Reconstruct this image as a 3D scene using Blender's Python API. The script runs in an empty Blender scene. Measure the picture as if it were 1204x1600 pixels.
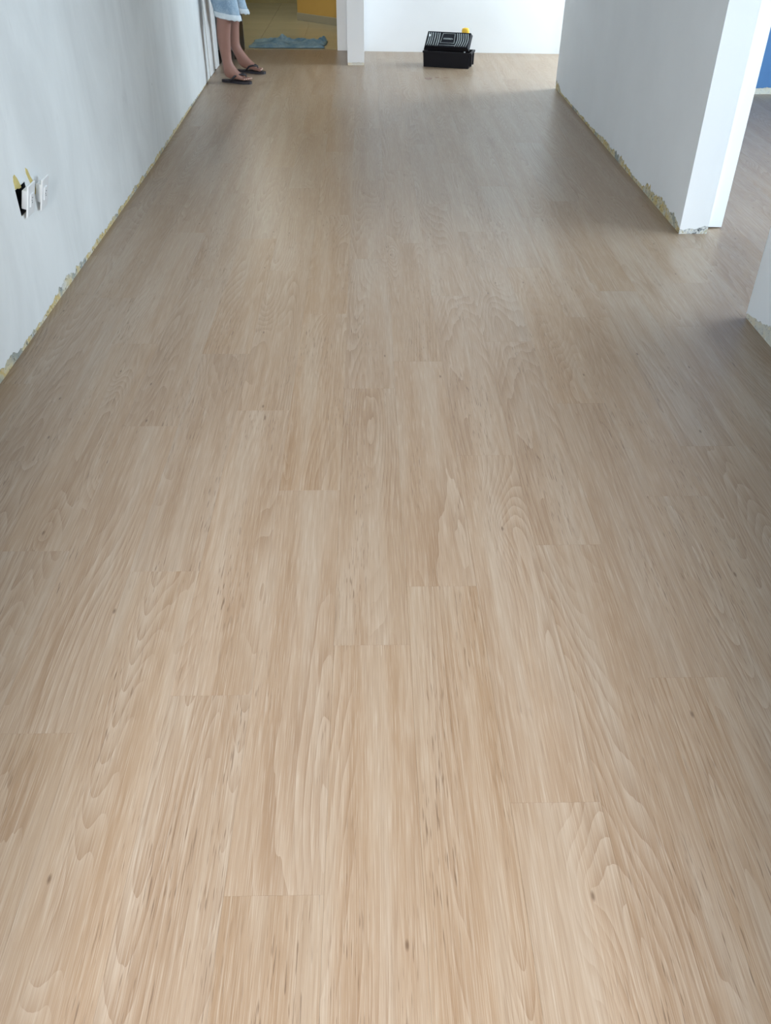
import bpy, bmesh, math, random
from mathutils import Vector, Matrix, noise as mnoise

random.seed(7)
S = bpy.context.scene
COL = S.collection

# ------------------------------------------------------------------ camera, light, exposure
CAM_H = 1.4544
F_PX = 1326.8
cam_data = bpy.data.cameras.new('camera')
cam = bpy.data.objects.new('camera', cam_data)
COL.objects.link(cam)
# camera axes in the room (x right, y down the planks, z up): right, down, forward
rows = ((0.99979571, -0.00653936, 0.01912525),
        (-0.01917302, -0.60634686, 0.7949691),
        (0.00639795, -0.79517339, -0.60634837))
right = Vector((rows[0][0], rows[1][0], rows[2][0]))
down = Vector((rows[0][1], rows[1][1], rows[2][1]))
fwd = Vector((rows[0][2], rows[1][2], rows[2][2]))
m = Matrix((right, -down, -fwd)).transposed().to_4x4()
m.translation = Vector((0, 0, CAM_H))
cam.matrix_world = m
cam_data.sensor_fit = 'VERTICAL'
cam_data.sensor_height = 24.0
cam_data.sensor_width = 24.0 * 1204 / 1600
cam_data.lens = F_PX / 1600 * 24.0
cam_data.clip_start = 0.02
cam_data.clip_end = 100
S.camera = cam

S.view_settings.view_transform = 'Standard'
S.view_settings.look = 'None'
S.view_settings.exposure = -0.36
S.view_settings.gamma = 1.0
S.view_settings.use_curve_mapping = False
S.cycles.use_denoising = True
S.cycles.max_bounces = 8
S.cycles.diffuse_bounces = 6
S.cycles.sample_clamp_indirect = 6

world = bpy.data.worlds.new('overcast_sky')
S.world = world
world.use_nodes = True
bg = world.node_tree.nodes['Background']
bg.inputs['Color'].default_value = (0.62, 0.76, 1.0, 1)
bg.inputs['Strength'].default_value = 0.9


def area(name, loc, target, w, h, power, color):
    d = bpy.data.lights.new(name, 'AREA')
    d.shape = 'RECTANGLE'
    d.size, d.size_y = w, h
    d.energy = power
    d.color = color
    o = bpy.data.objects.new(name, d)
    COL.objects.link(o)
    o.location = loc
    o.rotation_euler = (Vector(target) - Vector(loc)).to_track_quat('-Z', 'Y').to_euler()
    return o


# daylight of the openings of the flat (balcony door behind the camera, windows of the side rooms) and of an added window on its left
area('daylight_balcony', (-0.05, -5.0, 3.1), (-0.02, 1.5, 0.4), 1.2, 1.6, 1700, (1.0, 0.98, 0.96))
area('daylight_side_room', (4.72, 3.75, 1.35), (1.0, 3.75, 0.9), 3.0, 1.9, 300, (0.72, 0.87, 1.0))
area('daylight_recess', (3.50, 8.45, 1.45), (0.5, 8.5, 0.7), 1.2, 1.3, 215, (0.76, 0.89, 1.0))
area('added_left_daylight', (-1.50, 0.55, 1.60), (1.5, 4.6, 1.1), 1.2, 1.1, 60, (0.72, 0.87, 1.0))  # unseen source, added and aimed to brighten the right-hand wall


# ------------------------------------------------------------------ helpers
def tag(o, label=None, cat=None, group=None, kind=None):
    if label: o['label'] = label
    if cat: o['category'] = cat
    if group: o['group'] = group
    if kind: o['kind'] = kind
    return o


def empty(name, loc=(0, 0, 0), rz=0.0):
    o = bpy.data.objects.new(name, None)
    o.empty_display_size = 0.05
    COL.objects.link(o)
    o.location = loc
    o.rotation_euler = (0, 0, rz)
    return o


def obj(name, bm, mat, parent=None, smooth=False, loc=None):
    me = bpy.data.meshes.new(name)
    bmesh.ops.recalc_face_normals(bm, faces=bm.faces)
    bm.to_mesh(me)
    bm.free()
    me.materials.append(mat)
    if smooth:
        for p in me.polygons:
            p.use_smooth = True
    o = bpy.data.objects.new(name, me)
    COL.objects.link(o)
    if parent: o.parent = parent
    if loc is not None: o.location = loc
    return o


def box(bm, x0, x1, y0, y1, z0, z1, mtx=None):
    vs = [Vector((x, y, z)) for x in (x0, x1) for y in (y0, y1) for z in (z0, z1)]
    if mtx is not None: vs = [mtx @ v for v in vs]
    v = [bm.verts.new(p) for p in vs]
    for f in ((0, 1, 3, 2), (4, 6, 7, 5), (0, 4, 5, 1), (2, 3, 7, 6), (0, 2, 6, 4), (1, 5, 7, 3)):
        bm.faces.new([v[i] for i in f])
    return v


def bbox_mesh(x0, x1, y0, y1, z0, z1, bev=0.0, seg=2, mtx=None):
    bm = bmesh.new()
    box(bm, x0, x1, y0, y1, z0, z1, mtx)
    if bev:
        bmesh.ops.bevel(bm, geom=list(bm.edges), offset=bev, segments=seg, affect='EDGES', profile=0.5)
    return bm


def tube(bm, pts, rads, n=10, cap=True, flat=1.0):
    pts = [Vector(p) for p in pts]
    if not isinstance(rads, (list, tuple)): rads = [rads] * len(pts)
    rings = []
    up = Vector((0, 0, 1))
    for i, p in enumerate(pts):
        a = pts[max(i - 1, 0)]
        b = pts[min(i + 1, len(pts) - 1)]
        t = (b - a).normalized()
        ref = up if abs(t.dot(up)) < 0.95 else Vector((0, 1, 0))
        u = t.cross(ref).normalized()
        v = u.cross(t).normalized()
        rings.append([bm.verts.new(p + rads[i] * (math.cos(2 * math.pi * k / n) * u + flat * math.sin(2 * math.pi * k / n) * v)) for k in range(n)])
    for r0, r1 in zip(rings, rings[1:]):
        for k in range(n):
            bm.faces.new((r0[k], r0[(k + 1) % n], r1[(k + 1) % n], r1[k]))
    if cap:
        bm.faces.new(rings[0][::-1])
        bm.faces.new(rings[-1])
    return rings


def ellipsoid(bm, c, r, seg=16, rings=10):
    mt = Matrix.Translation(c) @ Matrix.Diagonal((r[0], r[1], r[2], 1))
    bmesh.ops.create_uvsphere(bm, u_segments=seg, v_segments=rings, radius=1, matrix=mt)


def ellipse_loft(bm, rings, n=24, cap=True):
    """rings: list of (cx, cy, cz, rx, ry, tilt) - tilt raises z with x"""
    rr = []
    for (cx, cy, cz, rx, ry, tl) in rings:
        rr.append([bm.verts.new((cx + rx * math.cos(2 * math.pi * k / n), cy + ry * math.sin(2 * math.pi * k / n),
                                 cz + tl * rx * math.cos(2 * math.pi * k / n))) for k in range(n)])
    for a, b in zip(rr, rr[1:]):
        for k in range(n):
            bm.faces.new((a[k], a[(k + 1) % n], b[(k + 1) % n], b[k]))
    if cap:
        bm.faces.new(rr[0][::-1])
        bm.faces.new(rr[-1])
    return rr


# ------------------------------------------------------------------ materials
class NT:
    def __init__(self, name):
        self.mat = bpy.data.materials.new(name)
        self.mat.use_nodes = True
        self.t = self.mat.node_tree
        self.bsdf = self.t.nodes['Principled BSDF']

    def n(self, typ, **kw):
        nd = self.t.nodes.new(typ)
        for k, v in kw.items(): setattr(nd, k, v)
        return nd

    def link(self, a, b): self.t.links.new(a, b)

    def _in(self, sock, v):
        if v is None: return
        if hasattr(v, 'is_output'): self.t.links.new(v, sock)
        else: sock.default_value = v

    def math(self, op, a, b=None, c=None, clamp=False):
        nd = self.n('ShaderNodeMath', operation=op, use_clamp=clamp)
        for i, v in enumerate((a, b, c)): self._in(nd.inputs[i], v)
        return nd.outputs[0]

    def combine(self, x=0.0, y=0.0, z=0.0):
        nd = self.n('ShaderNodeCombineXYZ')
        for i, v in enumerate((x, y, z)): self._in(nd.inputs[i], v)
        return nd.outputs[0]

    def noise(self, vec, scale=1.0, detail=2.0, rough=0.5, dist=0.0):
        nd = self.n('ShaderNodeTexNoise')
        self._in(nd.inputs['Vector'], vec)
        nd.inputs['Scale'].default_value = scale
        nd.inputs['Detail'].default_value = detail
        nd.inputs['Roughness'].default_value = rough
        nd.inputs['Distortion'].default_value = dist
        return nd.outputs['Fac']

    def ramp(self, fac, stops, interp='LINEAR'):
        nd = self.n('ShaderNodeValToRGB')
        cr = nd.color_ramp
        cr.interpolation = interp
        while len(cr.elements) < len(stops): cr.elements.new(0.5)
        for e, (p, c) in zip(cr.elements, stops):
            e.position = p
            e.color = c if len(c) == 4 else (*c, 1)
        self._in(nd.inputs[0], fac)
        return nd.outputs[0]

    def maprange(self, v, a, b, c=0.0, d=1.0):
        nd = self.n('ShaderNodeMapRange')
        nd.clamp = True
        self._in(nd.inputs[0], v)
        for i, q in enumerate((a, b, c, d)): nd.inputs[i + 1].default_value = q
        return nd.outputs[0]

    def mix(self, fac, a, b, blend='MIX'):
        nd = self.n('ShaderNodeMix', data_type='RGBA', blend_type=blend)
        self._in(nd.inputs[0], fac)
        for sock, v in ((nd.inputs[6], a), (nd.inputs[7], b)):
            if hasattr(v, 'is_output'): self.t.links.new(v, sock)
            else: sock.default_value = (*v, 1) if len(v) == 3 else v
        return nd.outputs[2]

    def bump(self, h, strength=0.2, dist=0.001):
        nd = self.n('ShaderNodeBump')
        nd.inputs['Strength'].default_value = strength
        nd.inputs['Distance'].default_value = dist
        self._in(nd.inputs['Height'], h)
        self.link(nd.outputs[0], self.bsdf.inputs['Normal'])

    def set(self, color=None, rough=None, spec=None, metal=None):
        if color is not None:
            self._in(self.bsdf.inputs['Base Color'], (*color, 1) if isinstance(color, tuple) and len(color) == 3 else color)
        if rough is not None: self._in(self.bsdf.inputs['Roughness'], rough)
        if spec is not None: self.bsdf.inputs['Specular IOR Level'].default_value = spec
        if metal is not None: self.bsdf.inputs['Metallic'].default_value = metal
        return self.mat


def objcoord(t):
    return t.n('ShaderNodeTexCoord').outputs['Object']


def wood_plank():
    t = NT('oak_vinyl_plank')
    oc = objcoord(t)
    sep = t.n('ShaderNodeSeparateXYZ')
    t.link(oc, sep.inputs[0])
    x, y = sep.outputs[0], sep.outputs[1]
    rnd = t.n('ShaderNodeObjectInfo').outputs['Random']
    r50 = t.math('MULTIPLY', rnd, 57.0)

    def v(sx, sy, oz=0.0):
        return t.combine(t.math('MULTIPLY', x, sx), t.math('MULTIPLY', y, sy), t.math('ADD', r50, oz))

    # small knots pull the growth rings around them
    vor = t.n('ShaderNodeTexVoronoi', voronoi_dimensions='2D')
    t.link(t.combine(t.math('MULTIPLY_ADD', x, 3.4, t.math('MULTIPLY', r50, 3.1)), t.math('MULTIPLY_ADD', y, 1.25, t.math('MULTIPLY', r50, 1.7))), vor.inputs['Vector'])
    vor.inputs['Scale'].default_value = 1.0
    vor.inputs['Randomness'].default_value = 1.0
    kd = vor.outputs['Distance']
    knot_pull = t.maprange(kd, 0.0, 0.42, 1.0, 0.0)
    # growth-ring contour lines: cathedral arches in the middle of some boards
    n1 = t.noise(v(5.2, 0.50), 1.0, 1.0, 0.4)
    wob = t.noise(v(30.0, 3.0, 9.0), 1.0, 2.0, 0.5)
    field = t.math('ADD', t.math('MULTIPLY', n1, 40.0), t.math('MULTIPLY', wob, 1.0))
    field = t.math('ADD', field, t.math('MULTIPLY', t.math('POWER', knot_pull, 2.0), t.maprange(t.math('FRACT', t.math('MULTIPLY', rnd, 9.1)), 0.3, 1.0, 0.0, 6.0)))
    ring = t.math('POWER', t.math('FRACT', field), 2.2)
    mask = t.maprange(t.noise(v(10.0, 0.9, 21.0), 1.0, 1.0), 0.44, 0.60, 0.10, 1.0)
    ring_m = t.math('MULTIPLY', ring, mask)
    # straight grain
    g1 = t.noise(v(105.0, 2.6, 5.0), 1.0, 3.0, 0.62)
    g2 = t.noise(v(560.0, 9.0, 15.0), 1.0, 2.0, 0.6)
    # tone drifting across a board
    tone = t.noise(v(16.0, 1.0, 30.0), 1.0, 2.0, 0.5)
    base = t.ramp(tone, [(0.30, (0.263, 0.179, 0.112)), (0.5, (0.292, 0.210, 0.141)), (0.70, (0.317, 0.246, 0.180))])
    col = t.mix(t.math('MULTIPLY', ring_m, 0.52), base, (0.194, 0.119, 0.068))
    light = t.math('POWER', t.math('SUBTRACT', 1.0, t.math('FRACT', field)), 3.0)
    col = t.mix(t.math('MULTIPLY', t.math('MULTIPLY', light, mask), 0.20), col, (0.432, 0.367, 0.295))
    col = t.mix(t.maprange(g1, 0.50, 0.76, 0.0, 0.36), col, (0.389, 0.324, 0.252))
    col = t.mix(t.maprange(g1, 0.50, 0.24, 0.0, 0.32), col, (0.205, 0.137, 0.086))
    col = t.mix(t.maprange(g2, 0.52, 0.72, 0.0, 0.42), col, (0.439, 0.382, 0.310))
    col = t.mix(t.maprange(g2, 0.46, 0.28, 0.0, 0.35), col, (0.180, 0.119, 0.076))
    # dark pores
    pm = t.maprange(t.noise(v(11.0, 1.6, 44.0), 1.0, 1.0), 0.48, 0.64, 0.0, 1.0)
    pore = t.maprange(t.noise(v(330.0, 17.0, 50.0), 1.0, 1.0), 0.62, 0.72, 0.0, 1.0)
    pf = t.math('MULTIPLY', t.math('MULTIPLY', pore, pm), 0.72)
    col = t.mix(pf, col, (0.122, 0.076, 0.047))
    # knot heart
    kn = t.maprange(kd, 0.005, 0.016, 0.7, 0.0)
    col = t.mix(kn, col, (0.086, 0.048, 0.026))
    # board to board difference
    hsv = t.n('ShaderNodeHueSaturation')
    t.link(col, hsv.inputs['Color'])
    t._in(hsv.inputs['Value'], t.maprange(t.math('FRACT', t.math('MULTIPLY', rnd, 17.3)), 0, 1, 0.975, 1.025))
    t._in(hsv.inputs['Saturation'], t.maprange(t.math('FRACT', t.math('MULTIPLY', rnd, 5.7)), 0, 1, 0.95, 1.05))
    t.set(hsv.outputs[0], t.maprange(g1, 0.2, 0.8, 0.32, 0.40), 0.5)
    t.bump(t.math('SUBTRACT', t.math('MULTIPLY', g2, 0.5), pf), 0.25, 0.0006)
    return t.mat


def paint(name, c, var=0.05, rough=0.75, scale=2.5):
    t = NT(name)
    oc = objcoord(t)
    n = t.noise(oc, scale, 4, 0.55)
    a = tuple(q * (1 - var) for q in c)
    b = tuple(min(1, q * (1 + var)) for q in c)
    t.set(t.mix(t.maprange(n, 0.3, 0.7), a, b), rough, 0.3)
    t.bump(t.noise(oc, 60, 3, 0.6), 0.05, 0.002)
    return t.mat


def trowelled(name, c):
    """skim-coated wall with grey smears, streaks and pin marks"""
    t = NT(name)
    oc = objcoord(t)
    mp = t.n('ShaderNodeMapping')
    t.link(oc, mp.inputs['Vector'])
    mp.inputs['Rotation'].default_value = (0.5, 0, 0)
    mp.inputs['Scale'].default_value = (1, 1.6, 0.6)
    n1 = t.noise(mp.outputs[0], 1.6, 5, 0.6, 0.6)
    n2 = t.noise(mp.outputs[0], 7.0, 4, 0.65, 1.0)
    col = t.mix(t.maprange(n1, 0.35, 0.68), tuple(q * 0.90 for q in c), tuple(min(1, q * 1.04) for q in c))
    col = t.mix(t.maprange(n2, 0.62, 0.78, 0, 0.22), col, (0.50, 0.51, 0.50))
    pin = t.n('ShaderNodeTexVoronoi')
    t.link(oc, pin.inputs['Vector'])
    pin.inputs['Scale'].default_value = 2.2
    col = t.mix(t.maprange(pin.outputs['Distance'], 0.010, 0.022, 0.5, 0.0), col, (0.28, 0.28, 0.28))
    t.set(col, 0.7, 0.3)
    t.bump(n2, 0.10, 0.004)
    return t.mat


def bare_plaster(name, white=0.0, grey=False):
    t = NT(name)
    oc = objcoord(t)
    n1 = t.noise(oc, 5.0, 4, 0.6)
    n2 = t.noise(oc, 26.0, 3, 0.6)
    n3 = t.noise(oc, 70.0, 2, 0.6)
    col = t.ramp(n1, [(0.34, (0.30, 0.33, 0.32)), (0.44, (0.58, 0.54, 0.38)), (0.50, (0.60, 0.47, 0.20)), (0.56, (0.64, 0.58, 0.40)), (0.66, (0.33, 0.36, 0.34))])
    col = t.mix(t.maprange(n2, 0.56, 0.64, 0, 0.75), col, (0.70, 0.70, 0.66))
    col = t.mix(t.maprange(n3, 0.60, 0.66, 0, 0.85), col, (0.10, 0.10, 0.09))
    if grey:
        col = t.ramp(t.noise(oc, 55, 3, 0.7), [(0.36, (0.10, 0.11, 0.11)), (0.46, (0.38, 0.40, 0.40)), (0.54, (0.72, 0.74, 0.72)), (0.64, (0.45, 0.42, 0.30))])
    if white: col = t.mix(white, col, (0.75, 0.75, 0.72))
    t.set(col, 0.9, 0.2)
    t.bump(n2, 0.5, 0.006)
    return t.mat


def plain(name, c, rough=0.5, spec=0.5, var=0.06, scale=20, bump=0.0, metal=None):
    t = NT(name)
    oc = objcoord(t)
    n = t.noise(oc, scale, 3, 0.55)
    t.set(t.mix(n, tuple(q * (1 - var) for q in c), tuple(min(1, q * (1 + var)) for q in c)), rough, spec, metal)
    if bump: t.bump(t.noise(oc, scale * 6, 3, 0.6), bump, 0.002)
    return t.mat


def denim(name, c0, c1):
    t = NT(name)
    oc = objcoord(t)
    n = t.noise(oc, 9, 4, 0.6)
    w = t.noise(oc, 160, 2, 0.6)
    col = t.mix(t.maprange(n, 0.35, 0.68), c0, c1)
    col = t.mix(t.maprange(w, 0.5, 0.7, 0, 0.25), col, tuple(min(1, q * 1.5) for q in c1))
    t.set(col, 0.9, 0.2)
    t.bump(w, 0.3, 0.002)
    return t.mat


def polished_tile(name):
    t = NT(name)
    oc = objcoord(t)
    n = t.noise(oc, 3, 4, 0.6)
    t.set(t.mix(n, (0.38, 0.365, 0.27), (0.46, 0.44, 0.33)), 0.22, 0.5)
    return t.mat


M = dict(
    wood=wood_plank(),
    left=trowelled('skim_coat_paint', (0.76, 0.79, 0.79)),
    grey=paint('grey_white_paint', (0.86, 0.89, 0.91), 0.025),
    white=paint('white_paint', (0.70, 0.72, 0.74), 0.02),
    gloss=paint('white_gloss_trim', (0.84, 0.86, 0.87), 0.01, 0.35),
    blue=paint('blue_paint', (0.095, 0.215, 0.420), 0.06),
    ochre=paint('ochre_paint', (0.56, 0.37, 0.11), 0.05),
    olive=paint('olive_paint', (0.30, 0.27, 0.14), 0.05),
    plaster=bare_plaster('bare_plaster'),
    plaster_chip=bare_plaster('chipped_plaster', 0.0, True),
    plaster_pale=bare_plaster('pale_bare_plaster', 0.55),
    plaster_yellow=plain('yellow_plaster', (0.60, 0.50, 0.20), 0.9, 0.2, 0.25, 40, 0.3),
    screed=plain('dark_screed', (0.10, 0.085, 0.07), 0.9, 0.2),
    tile=polished_tile('polished_yellow_tile'),
    grout=plain('tile_grout', (0.36, 0.33, 0.22), 0.8),
    skirt=plain('grey_skirting', (0.34, 0.33, 0.26), 0.4),
    browndoor=plain('dark_brown_wood', (0.045, 0.022, 0.012), 0.5, 0.5, 0.3, 30),
    skin=plain('skin', (0.27, 0.145, 0.115), 0.55, 0.4, 0.10, 14),
    nail=plain('toenail', (0.72, 0.52, 0.45), 0.35),
    shorts=denim('washed_denim', (0.19, 0.29, 0.40), (0.38, 0.48, 0.57)),
    hem=denim('frayed_denim', (0.42, 0.51, 0.58), (0.60, 0.67, 0.72)),
    rubber=plain('black_rubber', (0.020, 0.018, 0.026), 0.55),
    shirt=plain('grey_cotton', (0.30, 0.30, 0.32), 0.9, 0.2),
    hair=plain('dark_hair', (0.025, 0.017, 0.012), 0.6),
    cloth=denim('blue_cloth', (0.08, 0.18, 0.28), (0.26, 0.38, 0.46)),
    black=plain('black_plastic', (0.002, 0.0025, 0.006), 0.45, 0.22, 0.2, 30),
    scuffed=plain('scuffed_plastic', (0.26, 0.29, 0.29), 0.5, 0.5, 0.3, 60),
    yellow=plain('yellow_plastic', (0.80, 0.48, 0.03), 0.4),
    socket=plain('white_plastic', (0.80, 0.83, 0.85), 0.3, 0.5, 0.01),
    dark=plain('dark_cavity', (0.018, 0.022, 0.030), 0.8),
    mark=plain('brown_mark', (0.24, 0.16, 0.125), 0.7),
    lampglass=plain('lamp_glass', (0.9, 0.85, 0.7), 0.4),
    concrete=plain('balcony_concrete', (0.45, 0.44, 0.42), 0.9, 0.2, 0.1, 8),
)

CEIL = 2.62

# ------------------------------------------------------------------ floor: screed and planks
FX0, FX1, FY0, FY1 = -1.329, 4.66, -0.95, 9.43
floor = obj('floor', bbox_mesh(-2.2, FX1, FY0, FY1, -0.08, -0.0045), M['screed'])
tag(floor, 'light oak plank floor', None, None, 'structure')

PW, PL, POFF = 0.1778, 1.2255, 0.0931
GAP = 0.00012


def plank_bm(y0, y1):
    bm = bmesh.new()
    x0, x1 = -PW / 2 + GAP, PW / 2 - GAP
    a, b = y0 + GAP, y1 - GAP
    box(bm, x0, x1, a, b, -0.0045, 0)
    return bm


joint = {-2: 0.788, -3: 1.246, 1: 0.968, 3: 1.284, 0: 1.595, -1: 1.393, -4: 1.66, -5: 2.374, 2: 1.756, 4: 1.974, 5: 2.239,
         -6: 0.52, -7: 0.95, -8: 0.21, 6: 0.66, 7: 1.10, 8: 0.30}
full_mesh = None
for k in range(-8, 26):
    xc = POFF + PW * (k + 0.5)
    if xc - PW / 2 > FX1 - 0.01: break
    lo = FY0 if xc < 1.75 else 1.62
    hi = FY1 if xc < 0.0 else 9.38
    j = joint.get(k, (k * 0.47) % PL)
    y = j - PL * math.ceil((j - lo) / PL)
    while y < hi:
        c = y + PL / 2
        a, b = max(y, lo) - c, min(y + PL, hi) - c
        if b - a > 0.03:
            if b - a > PL - 1e-4:
                if full_mesh is None:
                    o = obj('plank', plank_bm(-PL / 2, PL / 2), M['wood'], floor)
                    full_mesh = o.data
                else:
                    o = bpy.data.objects.new('plank', full_mesh)
                    COL.objects.link(o)
                    o.parent = floor
            else:
                o = obj('plank', plank_bm(a, b), M['wood'], floor)
            o.location = (xc, c, 0)
        y += PL

# brown smudge on the boards in front of the tool box
bm = bmesh.new()
for (cx, cy, rx, ry) in ((0, 0, 0.030, 0.055), (0.075, 0.05, 0.018, 0.02), (0.15, 0.04, 0.02, 0.012)):
    vs = [bm.verts.new((cx + rx * (1 + 0.3 * math.sin(3 * q + cx * 90)) * math.cos(q), cy + ry * (1 + 0.3 * math.cos(2 * q)) * math.sin(q), 0.0006)) for q in [2 * math.pi * i / 14 for i in range(14)]]
    bm.faces.new(vs)
obj('brown_smudge', bm, M['mark'], floor, loc=(0.53, 8.01, 0))


# ------------------------------------------------------------------ walls with a ragged paint edge above bare plaster
def prof(points):
    def f(s):
        if s <= points[0][0]: return points[0][1]
        for (a, h0), (b, h1) in zip(points, points[1:]):
            if s <= b:
                return h0 + (h1 - h0) * (s - a) / (b - a)
        return points[-1][1]
    return f


def ragged(base, seed, amp=1.0):
    def f(s):
        n = mnoise.noise((s * 9.0, seed, 0.3)) * 0.40 + mnoise.noise((s * 31.0, seed, 4.1)) * 0.35 + mnoise.noise((s * 90.0, seed, 7.7)) * 0.22
        return max(0.003, 0.74 * base(s) * (1 + 1.15 * amp * n))
    return f


def coat(name, parent, mat, s0, s1, pos, low, step=0.012, th=0.004, top=CEIL, hole=None):
    """painted skin: pos(s, depth) gives the xy point; low(s) the ragged lower edge"""
    bm = bmesh.new()
    n = max(2, int((s1 - s0) / step))
    cols = []
    for i in range(n + 1):
        s = s0 + (s1 - s0) * i / n
        h = low(s)
        fx, fy = pos(s, 0.0)
        bx, by = pos(s, th)
        zs = [h, max(0.16, h + 0.01)]
        if hole: zs += [hole[2], hole[3]]
        zs += [top]
        cols.append((s, [bm.verts.new((fx, fy, z)) for z in zs], bm.verts.new((bx, by, max(0.0, h - 0.001)))))
    for (sa, a, ab), (sb, b, bb) in zip(cols, cols[1:]):
        bm.faces.new((ab, bb, b[0], a[0]))
        for q in range(len(a) - 1):
            if hole and q == 2 and hole[0] <= (sa + sb) / 2 <= hole[1]: continue
            bm.faces.new((a[q], b[q], b[q + 1], a[q + 1]))
    o = obj(name, bm, mat, parent)
    return o


def wallbox(name, x0, x1, y0, y1, mat, z0=0.0, z1=CEIL):
    o = obj(name, bbox_mesh(x0, x1, y0, y1, z0, z1), mat)
    return tag(o, None, None, None, 'structure')


# left wall: dead straight, then drifting outwards towards its far end
def xl(s):
    return -1.284 if s < 5.4 else -1.284 - 0.040 * (s - 5.4) / 2.6


HOLE = (3.205, 3.315, 0.405, 0.500)
bm = bmesh.new()
TH = 0.004
box(bm, -1.45, -1.284 - TH, 1.40, HOLE[0], 0, CEIL)
box(bm, -1.45, -1.284 - TH, HOLE[1], 5.4, 0, CEIL)
box(bm, -1.45, -1.284 - TH, HOLE[0], HOLE[1], 0, HOLE[2])
box(bm, -1.45, -1.284 - TH, HOLE[0], HOLE[1], HOLE[3], CEIL)
box(bm, -1.45, -1.36, HOLE[0], HOLE[1], HOLE[2], HOLE[3])
v = box(bm, -1.45, -1.284 - TH, 5.4, 7.98, 0, CEIL)
for q in v:
    if q.co.y > 7 and q.co.x > -1.4: q.co.x = xl(7.98) - TH
wl = tag(obj('wall_left', bm, M['plaster']), None, None, None, 'structure')
low_l = ragged(prof([(-1, 0.03), (2.6, 0.040), (2.78, 0.055), (2.86, 0.030), (3.3, 0.034), (3.55, 0.055), (3.75, 0.034), (4.5, 0.030), (5.5, 0.036), (6.5, 0.030), (8, 0.014)]), 2.0, 1.1)
coat('paint_coat', wl, M['left'], 1.40, 7.98, lambda s, d: (xl(s) - d, s), low_l, 0.012, TH, hole=HOLE)

bm = bmesh.new()
box(bm, -1.45, -1.284, -0.95, -0.15, 0, CEIL)
box(bm, -1.45, -1.284, 1.25, 1.40, 0, CEIL)
box(bm, -1.45, -1.284, -0.15, 1.25, 0, 1.0)
box(bm, -1.45, -1.284, -0.15, 1.25, 2.2, CEIL)
tag(obj('wall_left_near', bm, M['left']), None, None, None, 'structure')
bm = bmesh.new()
for y in (-0.15, 0.525, 1.20): box(bm, -1.42, -1.36, y, y + 0.05, 1.0, 2.2)
for z in (1.0, 2.15): box(bm, -1.42, -1.36, -0.15, 1.25, z, z + 0.05)
tag(obj('added_window', bm, M['gloss']), None, None, None, 'structure')  # frame of the unseen window added to light the right-hand wall

# far part of the left side: white door boards and the dark gap beyond them
dr = tag(obj('door_1', bbox_mesh(-1.45, -1.385, 7.98, 8.62, 0, 2.12), M['gloss']), 'white boarded door in the left wall', None, None, 'structure')
for a, b in ((8.045, 8.30), (8.385, 8.575)):
    obj('door_board', bbox_mesh(-1.385, -1.325, a, b, 0.002, 2.12, 0.004), M['gloss'], dr)
wallbox('wall_left_header', -1.45, -1.325, 7.98, 9.38, M['white'], 2.12, CEIL)
wallbox('wall_closet_back', -2.15, -2.05, 7.98, 9.45, M['white'])
wallbox('wall_closet_side', -2.05, -1.45, 8.50, 8.60, M['white'])

# dark brown door leaf folded back beside the passage
d2 = tag(obj('door_2', bbox_mesh(-1.225, -1.185, 8.86, 9.36, 0.006, 2.10, 0.003), M['browndoor']), 'dark brown wooden door leaf standing open', None, None, 'structure')
obj('door_handle', bbox_mesh(-1.184, -1.150, 8.90, 9.00, 1.02, 1.04, 0.006), M['scuffed'], d2)

# right-hand wall block between the opening and the recess
WR = 1.549
wr = wallbox('wall_right', WR + TH, 1.690, 4.175 + TH, 7.635, M['plaster'])
low_r = ragged(prof([(4.17, 0.040), (4.30, 0.075), (4.62, 0.075), (4.80, 0.095), (4.90, 0.040), (5.1, 0.030), (5.35, 0.055), (5.9, 0.050), (6.2, 0.035), (6.9, 0.030), (7.35, 0.025), (7.5, 0.060), (7.64, 0.090)]), 11.0, 0.9)
coat('paint_coat', wr, M['grey'], 4.175, 7.635, lambda s, d: (WR + d, s), low_r, 0.010, TH)
low_e = ragged(prof([(1.5, 0.036), (1.62, 0.034), (1.66, 0.045), (1.7, 0.050)]), 23.0, 0.7)
ec = coat('paint_coat', wr, M['gloss'], WR, 1.690, lambda s, d: (s, 4.175 + d), low_e, 0.006, TH)
coat('paint_coat', wr, M['grey'], WR, 1.690, lambda s, d: (s, 7.637 - d * 0.3), ragged(prof([(1.5, 0.03), (1.7, 0.03)]), 29.0), 0.01, TH)
coat('paint_coat', wr, M['grey'], 4.18, 7.635, lambda s, d: (1.692 - d * 0.3, s), ragged(prof([(4, 0.03), (8, 0.03)]), 31.0), 0.02, TH)
obj('bare_plaster', bbox_mesh(WR + 0.0005, 1.6895, 4.1772, 4.1788, 0.0, 0.07), M['plaster_chip'], wr)
tr = tag(obj('trim_1', bbox_mesh(1.694, 1.790, 4.256, 4.330, 0.006, 2.12, 0.002), M['gloss']), 'bright white door post at the opening', None, None, 'structure')

# near part of the right-hand wall
WN = 1.530
wn = wallbox('wall_right_near', WN + TH, 1.672, -0.95, 3.190, M['plaster_pale'])
low_n = ragged(prof([(-1, 0.06), (2.4, 0.060), (2.75, 0.085), (2.9, 0.090), (3.1, 0.055), (3.19, 0.035)]), 41.0, 0.7)
coat('paint_coat', wn, M['grey'], -0.95, 3.190, lambda s, d: (WN + d, s), low_n, 0.012, TH)
coat('paint_coat', wn, M['grey'], WN, 1.672, lambda s, d: (s, 3.192 - d * 0.3), ragged(prof([(1.5, 0.03), (1.7, 0.03)]), 43.0), 0.01, TH)
wallbox('wall_right_header', WR, 1.690, 3.190, 4.175, M['grey'], 2.12, CEIL)

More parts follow.
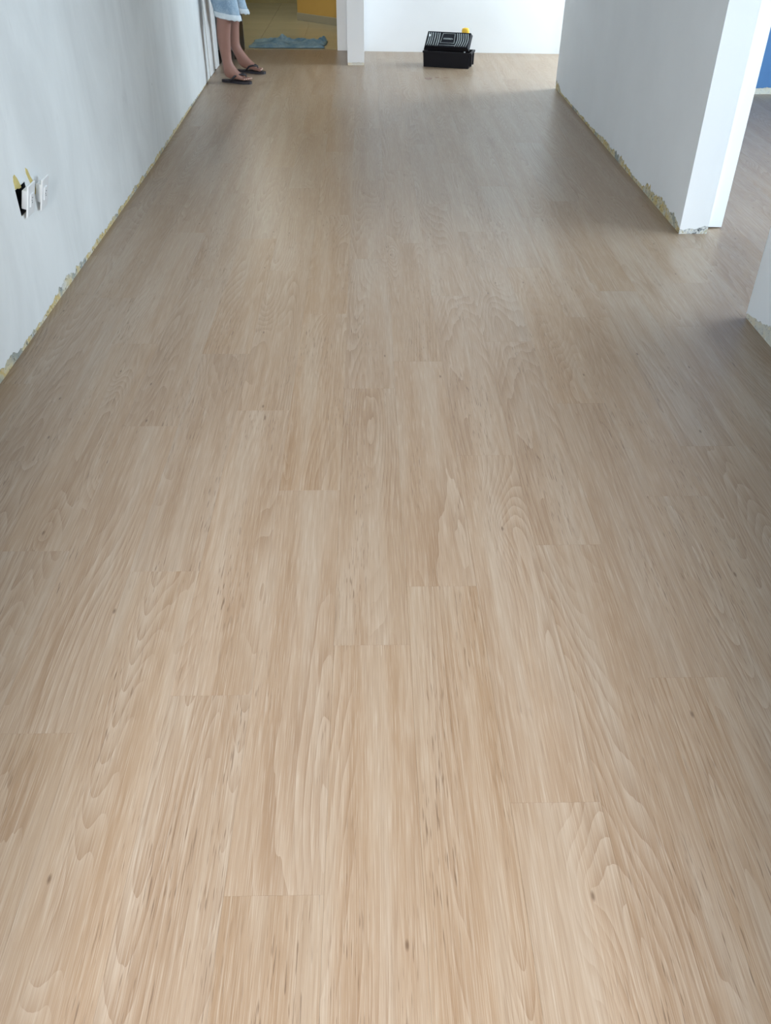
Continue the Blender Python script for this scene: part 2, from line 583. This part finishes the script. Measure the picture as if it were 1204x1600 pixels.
# far wall (slightly out of square) and the end of the partition in front of it
bm = bmesh.new()
v = [bm.verts.new(p) for p in ((-0.166, 9.350, 0), (3.40, 9.150, 0), (3.40, 9.45, 0), (-0.166, 9.50, 0),
                               (-0.166, 9.350, CEIL), (3.40, 9.150, CEIL), (3.40, 9.45, CEIL), (-0.166, 9.50, CEIL))]
for f in ((0, 3, 2, 1), (4, 5, 6, 7), (0, 1, 5, 4), (1, 2, 6, 5), (2, 3, 7, 6), (3, 0, 4, 7)): bm.faces.new([v[i] for i in f])
tag(obj('wall_far', bm, M['white']), None, None, None, 'structure')
wp = wallbox('wall_partition', -0.168, -0.020, 8.610 + TH, 9.40, M['plaster_pale'])
coat('paint_coat', wp, M['white'], -0.170, -0.018, lambda s, d: (s, 8.610 + d), ragged(prof([(-0.2, 0.036), (0.0, 0.032)]), 51.0, 0.5), 0.006, TH)
coat('paint_coat', wp, M['white'], 8.610, 9.36, lambda s, d: (-0.018 - d * 0.3, s), ragged(prof([(8, 0.015), (9.4, 0.01)]), 53.0), 0.012, TH)
coat('paint_coat', wp, M['white'], 8.610, 9.38, lambda s, d: (-0.170 + d * 0.3, s), ragged(prof([(8, 0.015), (9.4, 0.01)]), 57.0), 0.012, TH)

# wall with the doorway to the yellow room
wallbox('wall_passage', -2.05, -1.200, 9.385, 9.50, M['white'])
wallbox('wall_passage_header', -1.200, -0.168, 9.385, 9.50, M['white'], 2.12, CEIL)
tag(obj('trim_2', bbox_mesh(-0.282, -0.176, 9.372, 9.500, 0.0, 2.12, 0.002), M['gloss']), 'white door post of the passage to the yellow room', None, None, 'structure')

# side room on the right: blue wall, window wall
wb = wallbox('wall_blue', 1.692, 4.60, 7.43 + TH, 7.60, M['plaster_pale'])
coat('paint_coat', wb, M['blue'], 1.70, 4.60, lambda s, d: (s, 7.43 + d), ragged(prof([(1, 0.060), (3.1, 0.062), (3.2, 0.066), (5, 0.06)]), 61.0, 0.35), 0.010, TH)
bm = bmesh.new()
box(bm, 4.60, 4.70, 1.5, 2.30, 0, CEIL)
box(bm, 4.60, 4.70, 5.30, 7.60, 0, CEIL)
box(bm, 4.60, 4.70, 2.30, 5.30, 0, 0.35)
box(bm, 4.60, 4.70, 2.30, 5.30, 2.35, CEIL)
tag(obj('wall_side_room_window', bm, M['white']), None, None, None, 'structure')
wallbox('wall_side_room_near', 1.672, 4.70, 1.5, 1.62, M['white'])
bm = bmesh.new()
for y in (2.30, 3.78, 5.24): box(bm, 4.62, 4.68, y, y + 0.06, 0.35, 2.35)
for z in (0.35, 2.29): box(bm, 4.62, 4.68, 2.30, 5.30, z, z + 0.06)
tag(obj('window_1', bm, M['gloss']), None, None, None, 'structure')

# recess on the far right: window wall
bm = bmesh.new()
box(bm, 3.40, 3.48, 7.60, 7.86, 0, CEIL)
box(bm, 3.40, 3.48, 9.05, 9.45, 0, CEIL)
box(bm, 3.40, 3.48, 7.86, 9.05, 0, 0.8)
box(bm, 3.40, 3.48, 7.86, 9.05, 2.1, CEIL)
tag(obj('wall_recess_window', bm, M['white']), None, None, None, 'structure')
bm = bmesh.new()
for y in (7.86, 8.43, 9.0): box(bm, 3.41, 3.47, y, y + 0.05, 0.8, 2.1)
for z in (0.8, 2.05): box(bm, 3.41, 3.47, 7.86, 9.05, z, z + 0.05)
tag(obj('window_2', bm, M['gloss']), None, None, None, 'structure')

# wall behind the camera with the balcony door opening
bm = bmesh.new()
box(bm, -1.45, -0.52, -1.07, -0.95, 0, CEIL)
box(bm, 0.44, 1.70, -1.07, -0.95, 0, CEIL)
box(bm, -0.52, 0.44, -1.07, -0.95, 2.25, CEIL)
tag(obj('wall_back', bm, M['white']), None, None, None, 'structure')
wallbox('balcony_slab', -1.4, 3.2, -3.2, -0.95, M['concrete'], -0.12, -0.02)

tag(obj('ceiling', bbox_mesh(-2.2, 4.70, -1.07, 13.4, CEIL, CEIL + 0.1), M['white']), None, None, None, 'structure')

# ------------------------------------------------------------------ yellow room beyond the doorway
fy = tag(obj('floor_yellow_room', bbox_mesh(-3.0, 1.6, 9.43, 13.2, -0.08, -0.004), M['grout']), 'polished yellow tile floor', None, None, 'structure')
tile_mesh = None
for ix in range(0, 7):
    for iy in range(0, 9):
        x0, y0 = -2.0 + ix * 0.45, 9.43 + iy * 0.45
        if y0 > 13.1 or x0 > 0.9: continue
        if tile_mesh is None:
            o = obj('tile', bbox_mesh(-0.2235, 0.2235, -0.2235, 0.2235, -0.004, 0.0, 0.0006, 1), M['tile'], fy)
            tile_mesh = o.data
        else:
            o = bpy.data.objects.new('tile', tile_mesh)
            COL.objects.link(o)
            o.parent = fy
        o.location = (x0 + 0.225, y0 + 0.225, 0)
wallbox('wall_yellow_room_far', -3.0, 1.6, 12.95, 13.1, M['olive'])
wallbox('wall_yellow_room_left', -2.2, -2.05, 9.45, 12.95, M['olive'])
wallbox('wall_yellow_room_right', 0.55, 0.65, 9.5, 12.95, M['olive'])
ang = math.atan2(10.995 - 11.43, -0.338 + 0.807)
L = 1.6
mt = Matrix.Translation((-0.807, 11.43, 0)) @ Matrix.Rotation(ang, 4, 'Z')
tag(obj('wall_ochre', bbox_mesh(0, L, 0.012, 0.16, 0, CEIL, mtx=mt), M['ochre']), None, None, None, 'structure')
tag(obj('baseboard_ochre', bbox_mesh(0, L, -0.004, 0.012, 0, 0.075, 0.003, 1, mtx=mt), M['skirt']), None, None, None, 'structure')

lamp = empty('ceiling_lamp', (-1.25, 10.9, CEIL))
tag(lamp, 'round ceiling lamp of the yellow room beyond the doorway', 'lamp')
bm = bmesh.new()
ellipse_loft(bm, [(0, 0, 0, 0.07, 0.07, 0), (0, 0, -0.03, 0.07, 0.07, 0), (0, 0, -0.032, 0.02, 0.02, 0), (0, 0, -0.12, 0.02, 0.02, 0)], 20)
obj('lamp_base', bm, M['gloss'], lamp, loc=(0, 0, 0))
bm = bmesh.new()
ellipsoid(bm, (0, 0, -0.17), (0.05, 0.05, 0.06))
obj('bulb', bm, M['lampglass'], lamp, True)
ld = bpy.data.lights.new('bulb_light', 'POINT')
ld.energy = 42
ld.color = (1.0, 0.93, 0.78)
ld.shadow_soft_size = 0.09
lo = bpy.data.objects.new('bulb_light', ld)
COL.objects.link(lo)
lo.parent = lamp
lo.location = (0, 0, -0.34)

# ------------------------------------------------------------------ tool box
TA = math.atan2(8.447 - 8.561, 0.912 - 0.516)
tb = empty('tool_box', (0.516, 8.561, 0.0), TA)
tag(tb, 'black plastic tool box with ribbed lid ajar, on the floor by the far white wall', 'tool box')
BW, BD, BH, WT = 0.412, 0.180, 0.126, 0.004


def tub(bm, w0, d0, w1, d1, z0, z1, th):
    """open tub that widens upwards"""
    def ring(w, d, z, ins):
        ox, oy = (w0 - w) / 2 + ins, (d0 - d) / 2 + ins
        return [bm.verts.new(p) for p in ((ox, oy, z), (ox + w - 2 * ins, oy, z), (ox + w - 2 * ins, oy + d - 2 * ins, z), (ox, oy + d - 2 * ins, z))]
    a, b = ring(w0, d0, z0, 0), ring(w1, d1, z1, 0)
    c, e = ring(w1, d1, z1, th), ring(w0, d0, z0 + th, th)
    bm.faces.new(a[::-1])
    for i in range(4):
        j = (i + 1) % 4
        bm.faces.new((a[i], a[j], b[j], b[i]))
        bm.faces.new((b[i], b[j], c[j], c[i]))
        bm.faces.new((c[i], c[j], e[j], e[i]))
    bm.faces.new(e)


bm = bmesh.new()
tub(bm, BW, BD, BW + 0.012, BD + 0.01, 0.0, BH, WT)
bmesh.ops.bevel(bm, geom=[e for e in bm.edges if abs(e.verts[0].co.z - e.verts[1].co.z) > 0.05], offset=0.006, segments=2, affect='EDGES')
body = obj('body', bm, M['black'], tb)
bm = bmesh.new()
for (x0, x1, y0, y1) in ((-0.009, BW + 0.022, -0.009, -0.004), (-0.009, BW + 0.022, BD + 0.004, BD + 0.010), (-0.009, -0.005, -0.004, BD + 0.004), (BW + 0.005, BW + 0.022, -0.004, BD + 0.004)):
    box(bm, x0, x1, y0, y1, BH - 0.012, BH + 0.002)
obj('rim', bm, M['black'], body)
bm = bmesh.new()
box(bm, BW + 0.004, BW + 0.020, 0.030, 0.050, 0.015, BH - 0.012)
box(bm, BW + 0.004, BW + 0.020, BD - 0.040, BD - 0.020, 0.015, BH - 0.012)
box(bm, BW + 0.003, BW + 0.010, 0.050, BD - 0.040, 0.015, BH - 0.012)
obj('side_handle', bm, M['black'], body)
# lid: shallow tray swung up about its near edge
lidm = Matrix.Translation((0, -0.006, BH + 0.012)) @ Matrix.Rotation(math.radians(36), 4, 'X')
LW, LDp, LT = BW, 0.180, 0.040
bm = bmesh.new()
# tray (open downwards), local: x along width, y along depth, z up
outer = [(0, 0, 0), (LW, 0, 0), (LW, LDp, 0), (0, LDp, 0)]
ins = 0.012
o0 = [bm.verts.new(lidm @ Vector(p)) for p in outer]
o1 = [bm.verts.new(lidm @ Vector(p)) for p in ((ins, ins * 0.3, LT), (LW - ins, ins * 0.3, LT), (LW - ins, LDp - ins, LT), (ins, LDp - ins, LT))]
i0 = [bm.verts.new(lidm @ Vector(p)) for p in ((0.005, 0.005, 0), (LW - 0.005, 0.005, 0), (LW - 0.005, LDp - 0.005, 0), (0.005, LDp - 0.005, 0))]
i1 = [bm.verts.new(lidm @ Vector(p)) for p in ((ins + 0.005, 0.008, LT - 0.005), (LW - ins - 0.005, 0.008, LT - 0.005), (LW - ins - 0.005, LDp - ins - 0.005, LT - 0.005), (ins + 0.005, LDp - ins - 0.005, LT - 0.005))]
bm.faces.new(o1)
bm.faces.new(i1[::-1])
for i in range(4):
    j = (i + 1) % 4
    bm.faces.new((o0[i], o0[j], o1[j], o1[i]))
    bm.faces.new((i0[i], i0[j], o0[j], o0[i]))
    bm.faces.new((i1[i], i1[j], i0[j], i0[i]))
lid = obj('lid', bm, M['black'], tb)


def lidrib(pts, r, mat, name='rib'):
    b = bmesh.new()
    tube(b, [lidm @ Vector((px, py, LT + 0.001)) for px, py in pts], r, 6, True, 0.7)
    return obj(name, b, mat, lid, True)


def arc(x, bow, y0=0.012, y1=LDp - 0.026, n=7):
    return [(x + bow * math.sin(math.pi * i / (n - 1)), y0 + (y1 - y0) * i / (n - 1)) for i in range(n)]


for x in (0.028, 0.046, 0.064, 0.085, 0.106, 0.124): lidrib(arc(x, 0.004), 0.0036, M['scuffed'])
for x in (0.285, 0.303, 0.321, 0.341, 0.361, 0.380): lidrib(arc(x - 0.004, 0.012), 0.0036, M['scuffed'])
lidrib([(0.145, 0.045), (0.155, 0.150), (0.262, 0.150), (0.270, 0.045), (0.145, 0.045)], 0.0035, M['scuffed'], 'panel_frame')
lidrib([(0.138, 0.020), (0.278, 0.020)], 0.003, M['scuffed'], 'panel_frame')
b = bmesh.new()
random.seed(5)
for i in range(7):
    px = 0.168 + i * 0.0125
    hgt = random.uniform(0.010, 0.018)
    box(b, px, px + 0.007, 0.092 - hgt / 2, 0.092 + hgt / 2, LT, LT + 0.002, lidm)
obj('embossed_mark', b, M['scuffed'], lid)
b = bmesh.new()
for q in ((0.036, 0.120, 0.008),):
    vs = [b.verts.new(lidm @ Vector((q[0] + q[2] * math.cos(a), q[1] + 1.7 * q[2] * math.sin(a), LT + 0.006))) for a in (0, math.pi / 2, math.pi, 1.5 * math.pi)]
    b.faces.new(vs)
    vs2 = [b.verts.new(lidm @ Vector((q[0] + q[2] * math.cos(a), q[1] + 1.7 * q[2] * math.sin(a), LT))) for a in (0, math.pi / 2, math.pi, 1.5 * math.pi)]
    for i in range(4): b.faces.new((vs[i], vs[(i + 1) % 4], vs2[(i + 1) % 4], vs2[i]))
obj('diamond_badge', b, M['socket'], lid)

# yellow-handled tool standing in the open box
yt = empty('hand_tool', tuple(Matrix.Translation((0.516, 8.561, 0)) @ Matrix.Rotation(TA, 4, 'Z') @ Vector((0.340, 0.160, WT - 0.016))), TA)
tag(yt, 'yellow grip of a tool sticking up behind the tool box lid', 'tool')
bm = bmesh.new()
tube(bm, [(0, 0, 0.002), (0, 0, 0.06), (0, 0.005, 0.17)], [0.008, 0.008, 0.008], 10)
obj('shaft', bm, M['scuffed'], yt, True)
bm = bmesh.new()
tube(bm, [(0, 0.005, 0.165), (0, 0.005, 0.20), (0, 0.005, 0.24), (0, 0.005, 0.29), (0, 0.005, 0.306), (0, 0.005, 0.312)], [0.018, 0.026, 0.032, 0.034, 0.031, 0.018], 14, True, 0.6)
obj('grip', bm, M['yellow'], yt, True)

# ------------------------------------------------------------------ socket plates hanging loose on the left wall


def socket_plate(loc, tilt, label, yaw=0.0):
    e = empty('socket_plate', loc)
    e.rotation_euler = (0, tilt, yaw)
    tag(e, label, 'socket', 'loose socket plates on the left wall')
    # local: x out of the wall, y along the wall, z up; origin at the foot of the near edge
    bm = bbox_mesh(0.0, 0.007, 0.0, 0.080, 0.0, 0.120, 0.0025, 2)
    pl = obj('plate', bm, M['socket'], e)
    obj('socket_insert', bbox_mesh(0.006, 0.0105, 0.023, 0.057, 0.035, 0.085, 0.002, 2), M['socket'], e)
    b = bmesh.new()
    for (yy, zz) in ((0.040, 0.051), (0.040, 0.069), (0.034, 0.060)):
        tube(b, [(0.0102, yy, zz), (0.0110, yy, zz)], 0.0026, 10)
    obj('pin_hole', b, M['dark'], e)
    b = bbox_mesh(-0.022, 0.0, 0.016, 0.064, 0.025, 0.095, 0.002, 1)
    obj('socket_back', b, M['socket'], e)
    return e


socket_plate((-1.278, 3.222, 0.392), math.radians(15), 'socket plate beside the dark hole, hanging loose from the left wall')
socket_plate((-1.277, 3.374, 0.372), math.radians(15), 'second loose socket plate on the left wall, farther from the dark hole')

wbx = bmesh.new()
for (a, b_, c, d, e_, f_) in ((-1.355, -1.286, 3.206, 3.208, .406, .499), (-1.355, -1.286, 3.312, 3.314, .406, .499), (-1.355, -1.286, 3.208, 3.312, .406, .408), (-1.355, -1.286, 3.208, 3.312, .497, .499), (-1.358, -1.355, 3.206, 3.314, .406, .499)):
    box(wbx, a, b_, c, d, e_, f_)
tag(obj('junction_box', wbx, M['dark']), 'dark open junction box sunk in the left wall behind the socket plates', 'junction box')


def chip(pts, mat, name='bare_patch'):
    bm = bmesh.new()
    vs = [bm.verts.new((-1.2828, y, z)) for y, z in pts]
    bm.faces.new(vs)
    r = bmesh.ops.extrude_face_region(bm, geom=list(bm.faces))
    for q in r['geom']:
        if isinstance(q, bmesh.types.BMVert): q.co.x -= 0.002
    return obj(name, bm, mat, wl)


chip([(3.205, 0.530), (3.213, 0.545), (3.228, 0.548), (3.245, 0.530), (3.262, 0.500), (3.266, 0.492), (3.240, 0.494), (3.222, 0.500), (3.204, 0.502)], M['plaster_yellow'])
chip([(3.346, 0.540), (3.362, 0.530), (3.376, 0.500), (3.398, 0.470), (3.402, 0.440), (3.385, 0.430), (3.372, 0.455), (3.356, 0.490), (3.342, 0.520)], M['plaster_yellow'])

# ------------------------------------------------------------------ blue cloth at the threshold
bm = bmesh.new()
NX, NY = 90, 44
cx0, cx1, cy0, cy1 = -1.150, -0.405, 9.490, 9.900
grid = []
for i in range(NX + 1):
    colv = []
    for j in range(NY + 1):
        u, w = i / NX, j / NY
        x = cx0 + (cx1 - cx0) * u
        y = cy0 + (cy1 - cy0) * w
        edge = min(u / 0.22, (1 - u) / 0.05, w / 0.10, (1 - w) / 0.15, 1.0)
        edge = max(edge, 0.0)
        # irregular outline
        y += 0.05 * mnoise.noise((u * 4, 1.7, 0)) * (1 - w) * 0.3 + 0.10 * mnoise.noise((u * 3.0, 5.2, 0)) * w
        x += 0.05 * mnoise.noise((w * 3, 9.2, 0.4)) * (0.2 + abs(u - 0.5))
        hump = 0.022 + 0.024 * math.exp(-((u - 0.36) / 0.15) ** 2) + 0.022 * math.exp(-((u - 0.88) / 0.13) ** 2)
        fold = abs(mnoise.noise((u * 7 + w * 2, w * 5, 2.2))) * 1.0 + 0.45 * abs(mnoise.noise((u * 15 - w * 4, w * 9, 6.0)))
        z = 0.004 + edge ** 0.6 * hump * (0.30 + 1.35 * fold) * (0.45 + 0.85 * w)
        colv.append(bm.verts.new((x, y, z)))
    grid.append(colv)
for i in range(NX):
    for j in range(NY):
        bm.faces.new((grid[i][j], grid[i + 1][j], grid[i + 1][j + 1], grid[i][j + 1]))
co = obj('floor_cloth', bm, M['cloth'], None, True)
sm = co.modifiers.new('thickness', 'SOLIDIFY')
sm.thickness = 0.003
sm.offset = 1
tag(co, 'crumpled blue cloth lying on the floor in the doorway', 'cloth')

# ------------------------------------------------------------------ person standing at the left
person = empty('person', (-1.15, 8.05, 0))
tag(person, 'person in pale denim shorts and black flip-flops standing by the left wall', 'person')
PO = Vector((-1.15, 8.05, 0))


def skin_mesh(name, verts, edges, root, mat, levels=2):
    me = bpy.data.meshes.new(name)
    me.from_pydata([v[0] for v in verts], edges, [])
    o = bpy.data.objects.new(name, me)
    COL.objects.link(o)
    o.modifiers.new('skin', 'SKIN')
    for i, (p, r) in enumerate(verts):
        sv = me.skin_vertices[0].data[i]
        sv.radius = r if isinstance(r, tuple) else (r, r)
        sv.use_root = (i == root)
    ss = o.modifiers.new('sub', 'SUBSURF')
    ss.levels = ss.render_levels = levels
    dg = bpy.context.evaluated_depsgraph_get()
    me2 = bpy.data.meshes.new_from_object(o.evaluated_get(dg))
    me2.name = name
    bpy.data.objects.remove(o)
    for p in me2.polygons: p.use_smooth = True
    me2.materials.clear()
    me2.materials.append(mat)
    o2 = bpy.data.objects.new(name, me2)
    COL.objects.link(o2)
    return o2


V, E = [], []


def add(p, r, frm=None):
    V.append((Vector(p) - PO, r))
    if frm is not None: E.append((frm, len(V) - 1))
    return len(V) - 1


pel = add((-1.185, 8.05, 0.92), (0.105, 0.13))
feet = []
FOOT = {'near': ((-1.195, 7.860), (-0.968, 7.772), 7.92, -1.147, 7.842),
        'far': ((-1.118, 8.300), (-0.893, 8.200), 8.16, -1.128, 8.285)}
for key in ('near', 'far'):
    (hx, hy), (tx, ty), hipy, kx, ky = FOOT[key]
    d = Vector((tx - hx, ty - hy, 0))
    ln = d.length
    d.normalize()
    sd = Vector((-d.y, d.x, 0))
    heel = Vector((hx, hy, 0))
    hip = add((-1.175, hipy, 0.86), 0.098, pel)
    th_ = add(((-1.175 + kx) / 2 + 0.01, (hipy + ky) / 2, 0.68), 0.082, hip)
    kn = add((kx + 0.012, ky, 0.475), 0.063, th_)
    cf = add((kx - 0.010, ky, 0.345), 0.060, kn)
    sh = add((kx - 0.004, ky, 0.20), 0.046, cf)
    a0 = heel + d * 0.058
    ank = add((a0.x, a0.y, 0.095), 0.039, sh)
    hl = heel + d * 0.030
    add((hl.x, hl.y, 0.048), 0.028, ank)
    mf = heel + d * 0.120
    mid = add((mf.x, mf.y, 0.058), (0.037, 0.034), ank)
    bl = heel + d * 0.170
    ball = add((bl.x, bl.y, 0.040), (0.040, 0.020), mid)
    for q, (off, lg, rr) in enumerate(((0.030, 0.064, 0.0115), (0.014, 0.060, 0.008), (0.000, 0.054, 0.0075), (-0.014, 0.046, 0.007), (-0.027, 0.036, 0.007))):
        s_ = off if key == 'near' else -off
        t0 = heel + d * 0.180 + sd * s_ * 0.95
        t1 = heel + d * (0.180 + lg) + sd * s_ * 1.15
        b0 = add((t0.x, t0.y, 0.036), rr * 1.15, ball)
        add(((t0.x + t1.x) / 2, (t0.y + t1.y) / 2, 0.036), rr, b0)
        add((t1.x, t1.y, 0.030), rr * 0.9, len(V) - 1)
    feet.append((heel, d, sd, ln, key))
sp1 = add((-1.200, 8.05, 1.10), (0.095, 0.13), pel)
sp2 = add((-1.205, 8.05, 1.30), (0.105, 0.15), sp1)
nk0 = add((-1.200, 8.05, 1.44), (0.06, 0.07), sp2)
nk = add((-1.190, 8.05, 1.50), 0.052, nk0)
hd0 = add((-1.165, 8.05, 1.575), (0.075, 0.068), nk)
hd1 = add((-1.165, 8.05, 1.660), (0.098, 0.078), hd0)
add((-1.175, 8.05, 1.725), (0.070, 0.06), hd1)
add((-1.065, 8.05, 1.615), 0.014, hd0)
for sg in (-1, 1):
    shd = add((-1.205, 8.05 + sg * 0.185, 1.395), 0.055, sp2)
    elb = add((-1.215, 8.05 + sg * 0.235, 1.12), 0.040, shd)
    wr_ = add((-1.150, 8.05 + sg * 0.235, 0.875), 0.027, elb)
    pm = add((-1.130, 8.05 + sg * 0.230, 0.800), (0.034, 0.018), wr_)
    for q in range(4):
        xk = -1.158 + q * 0.019
        f0 = add((xk, 8.05 + sg * 0.229, 0.765), 0.009, pm)
        f1 = add((xk + 0.006, 8.05 + sg * 0.222, 0.730 - 0.006 * (q in (1, 2))), 0.0085, f0)
        add((xk + 0.010, 8.05 + sg * 0.205, 0.700 - 0.008 * (q in (1, 2))), 0.0075, f1)
    th0 = add((-1.105, 8.05 + sg * 0.215, 0.822), 0.010, pm)
    add((-1.092, 8.05 + sg * 0.200, 0.785), 0.009, th0)
bodyo = skin_mesh('body', V, E, pel, M['skin'], 2)
bodyo.parent = person


def pobj(name, bm, mat, parent=person, smooth=True):
    for v in bm.verts: v.co -= PO
    return obj(name, bm, mat, parent, smooth)


# toenails
for heel, d, sd, ln, key in feet:
    b = bmesh.new()
    for (off, lg, rr) in ((0.030, 0.064, 0.0085), (0.014, 0.060, 0.006), (0.000, 0.054, 0.0055), (-0.014, 0.046, 0.005), (-0.027, 0.036, 0.005)):
        s_ = off if key == 'near' else -off
        p = heel + d * (0.180 + lg + 0.002) + sd * s_ * 1.15
        ellipsoid(b, (p.x, p.y, 0.037), (rr, rr, 0.0045), 8, 6)
    pobj('toenails', b, M['nail'])

# shorts: two wide legs and a seat, each leg a hollow cloth tube
bm = bmesh.new()
NS = 28
LEGS = (((-1.112, 7.868), (0.104, 0.095)), ((-1.085, 8.262), (0.100, 0.095)))
for (c, r), hy in zip(LEGS, (7.93, 8.17)):
    rings = []
    for (z, k, inset) in ((0.50, 0.90, 0.006), (0.470, 0.955, 0.006), (0.470, 0.985, 0), (0.53, 1.0, 0), (0.62, 1.04, 0), (0.74, 1.12, 0), (0.86, 1.10, 0)):
        q = min(1, max(0, (z - 0.47) / 0.36))
        cx = c[0] * (1 - q) + -1.175 * q
        cy = c[1] * (1 - q) + hy * q
        ring = []
        for a in range(NS):
            an = 2 * math.pi * a / NS
            wr2 = 1 + 0.05 * math.sin(3 * an + z * 14 + cy) * (1 - q)
            rx, ry = r[0] * k * wr2 - inset, r[1] * k * wr2 - inset
            zz = z - (0.020 * math.cos(an) if z < 0.6 else 0)
            ring.append(bm.verts.new((cx + rx * math.cos(an), cy + ry * math.sin(an), zz)))
        rings.append(ring)
    for r0, r1 in zip(rings, rings[1:]):
        for a in range(NS):
            bm.faces.new((r0[a], r0[(a + 1) % NS], r1[(a + 1) % NS], r1[a]))
ellipse_loft(bm, [(-1.178, 8.05, 0.76, 0.10, 0.20, 0), (-1.185, 8.05, 0.84, 0.118, 0.215, 0), (-1.188, 8.05, 0.94, 0.118, 0.195, 0), (-1.19, 8.05, 1.02, 0.112, 0.165, 0)], 28)
sho = pobj('shorts', bm, M['shorts'])
for (c, r), hy in zip(LEGS, (7.93, 8.17)):
    b = bmesh.new()
    rings = []
    for (z, k) in ((0.468, 0.95), (0.462, 1.0), (0.468, 1.030), (0.498, 1.035), (0.504, 1.0)):
        ring = []
        q = min(1, max(0, (z - 0.47) / 0.36))
        cx = c[0] * (1 - q) + -1.175 * q
        cy = c[1] * (1 - q) + hy * q
        for a in range(NS):
            an = 2 * math.pi * a / NS
            wr2 = 1 + 0.05 * math.sin(3 * an + z * 14 + cy)
            jag = 0.004 * math.sin(a * 2.9 + c[1] * 7) if z < 0.48 else 0
            ring.append(b.verts.new((cx + r[0] * k * wr2 * math.cos(an), cy + r[1] * k * wr2 * math.sin(an), z - 0.020 * math.cos(an) + jag)))
        rings.append(ring)
    for r0, r1 in zip(rings, rings[1:]):
        for a in range(NS):
            b.faces.new((r0[a], r0[(a + 1) % NS], r1[(a + 1) % NS], r1[a]))
    h = pobj('hem', b, M['hem'], sho)

# flip-flops
for heel, d, sd, ln, key in feet:
    b = bmesh.new()
    outline = []
    n = 28
    for i in range(n):
        a = 2 * math.pi * i / n
        u = 0.5 - 0.5 * math.cos(a)                       # 0 heel, 1 toe
        wid = 0.033 + 0.016 * u - 0.010 * math.exp(-((u - 0.42) / 0.18) ** 2)
        s_ = math.sin(a)
        s_ = math.copysign(abs(s_) ** 0.7, s_) * wid
        outline.append(heel + d * (-0.012 + u * (ln + 0.030)) + sd * s_)
    lo_ = [b.verts.new((p.x, p.y, 0.0)) for p in outline]
    hi_ = [b.verts.new((p.x, p.y, 0.019)) for p in outline]
    b.faces.new(lo_[::-1])
    b.faces.new(hi_)
    for i in range(n):
        b.faces.new((lo_[i], lo_[(i + 1) % n], hi_[(i + 1) % n], hi_[i]))
    ff = pobj('flip_flop', b, M['rubber'], person, False)
    b = bmesh.new()
    sgn = 1 if key == 'near' else -1
    post = heel + d * 0.205 + sd * 0.021 * sgn
    for s_ in (-1, 1):
        e0 = heel + d * 0.085 + sd * 0.042 * s_
        m1 = heel + d * 0.130 + sd * 0.040 * s_
        m2 = heel + d * 0.170 + sd * (0.021 * sgn + 0.020 * s_)
        tube(b, [(e0.x, e0.y, 0.014), (m1.x, m1.y, 0.055), (m2.x, m2.y, 0.066), (post.x, post.y, 0.060)], [0.006, 0.008, 0.008, 0.006], 8)
    tube(b, [(post.x, post.y, 0.064), (post.x, post.y, 0.016)], 0.005, 8)
    pobj('strap', b, M['rubber'], ff)

# shirt and hair (above the frame)
bm = bmesh.new()
ellipse_loft(bm, [(-1.19, 8.05, 0.93, 0.125, 0.205, 0), (-1.195, 8.05, 1.02, 0.125, 0.19, 0), (-1.20, 8.05, 1.18, 0.118, 0.185, 0), (-1.205, 8.05, 1.33, 0.125, 0.205, 0), (-1.205, 8.05, 1.42, 0.105, 0.19, 0), (-1.20, 8.05, 1.485, 0.066, 0.075, 0)], 28, False)
for sg in (-1, 1):
    tube(bm, [(-1.205, 8.05 + sg * 0.13, 1.40), (-1.205, 8.05 + sg * 0.205, 1.385), (-1.212, 8.05 + sg * 0.232, 1.25), (-1.216, 8.05 + sg * 0.240, 1.16)], [0.065, 0.070, 0.062, 0.060], 16, False)
pobj('t_shirt', bm, M['shirt'])
bm = bmesh.new()
ellipsoid(bm, (-1.180, 8.05, 1.690), (0.105, 0.088, 0.090), 20, 12)
pobj('hair', bm, M['hair'])
for sg in (-1, 1):
    bm = bmesh.new()
    ellipsoid(bm, (-1.078, 8.05 + sg * 0.030, 1.655), (0.010, 0.013, 0.010), 10, 8)
    pobj('eye', bm, M['socket'])
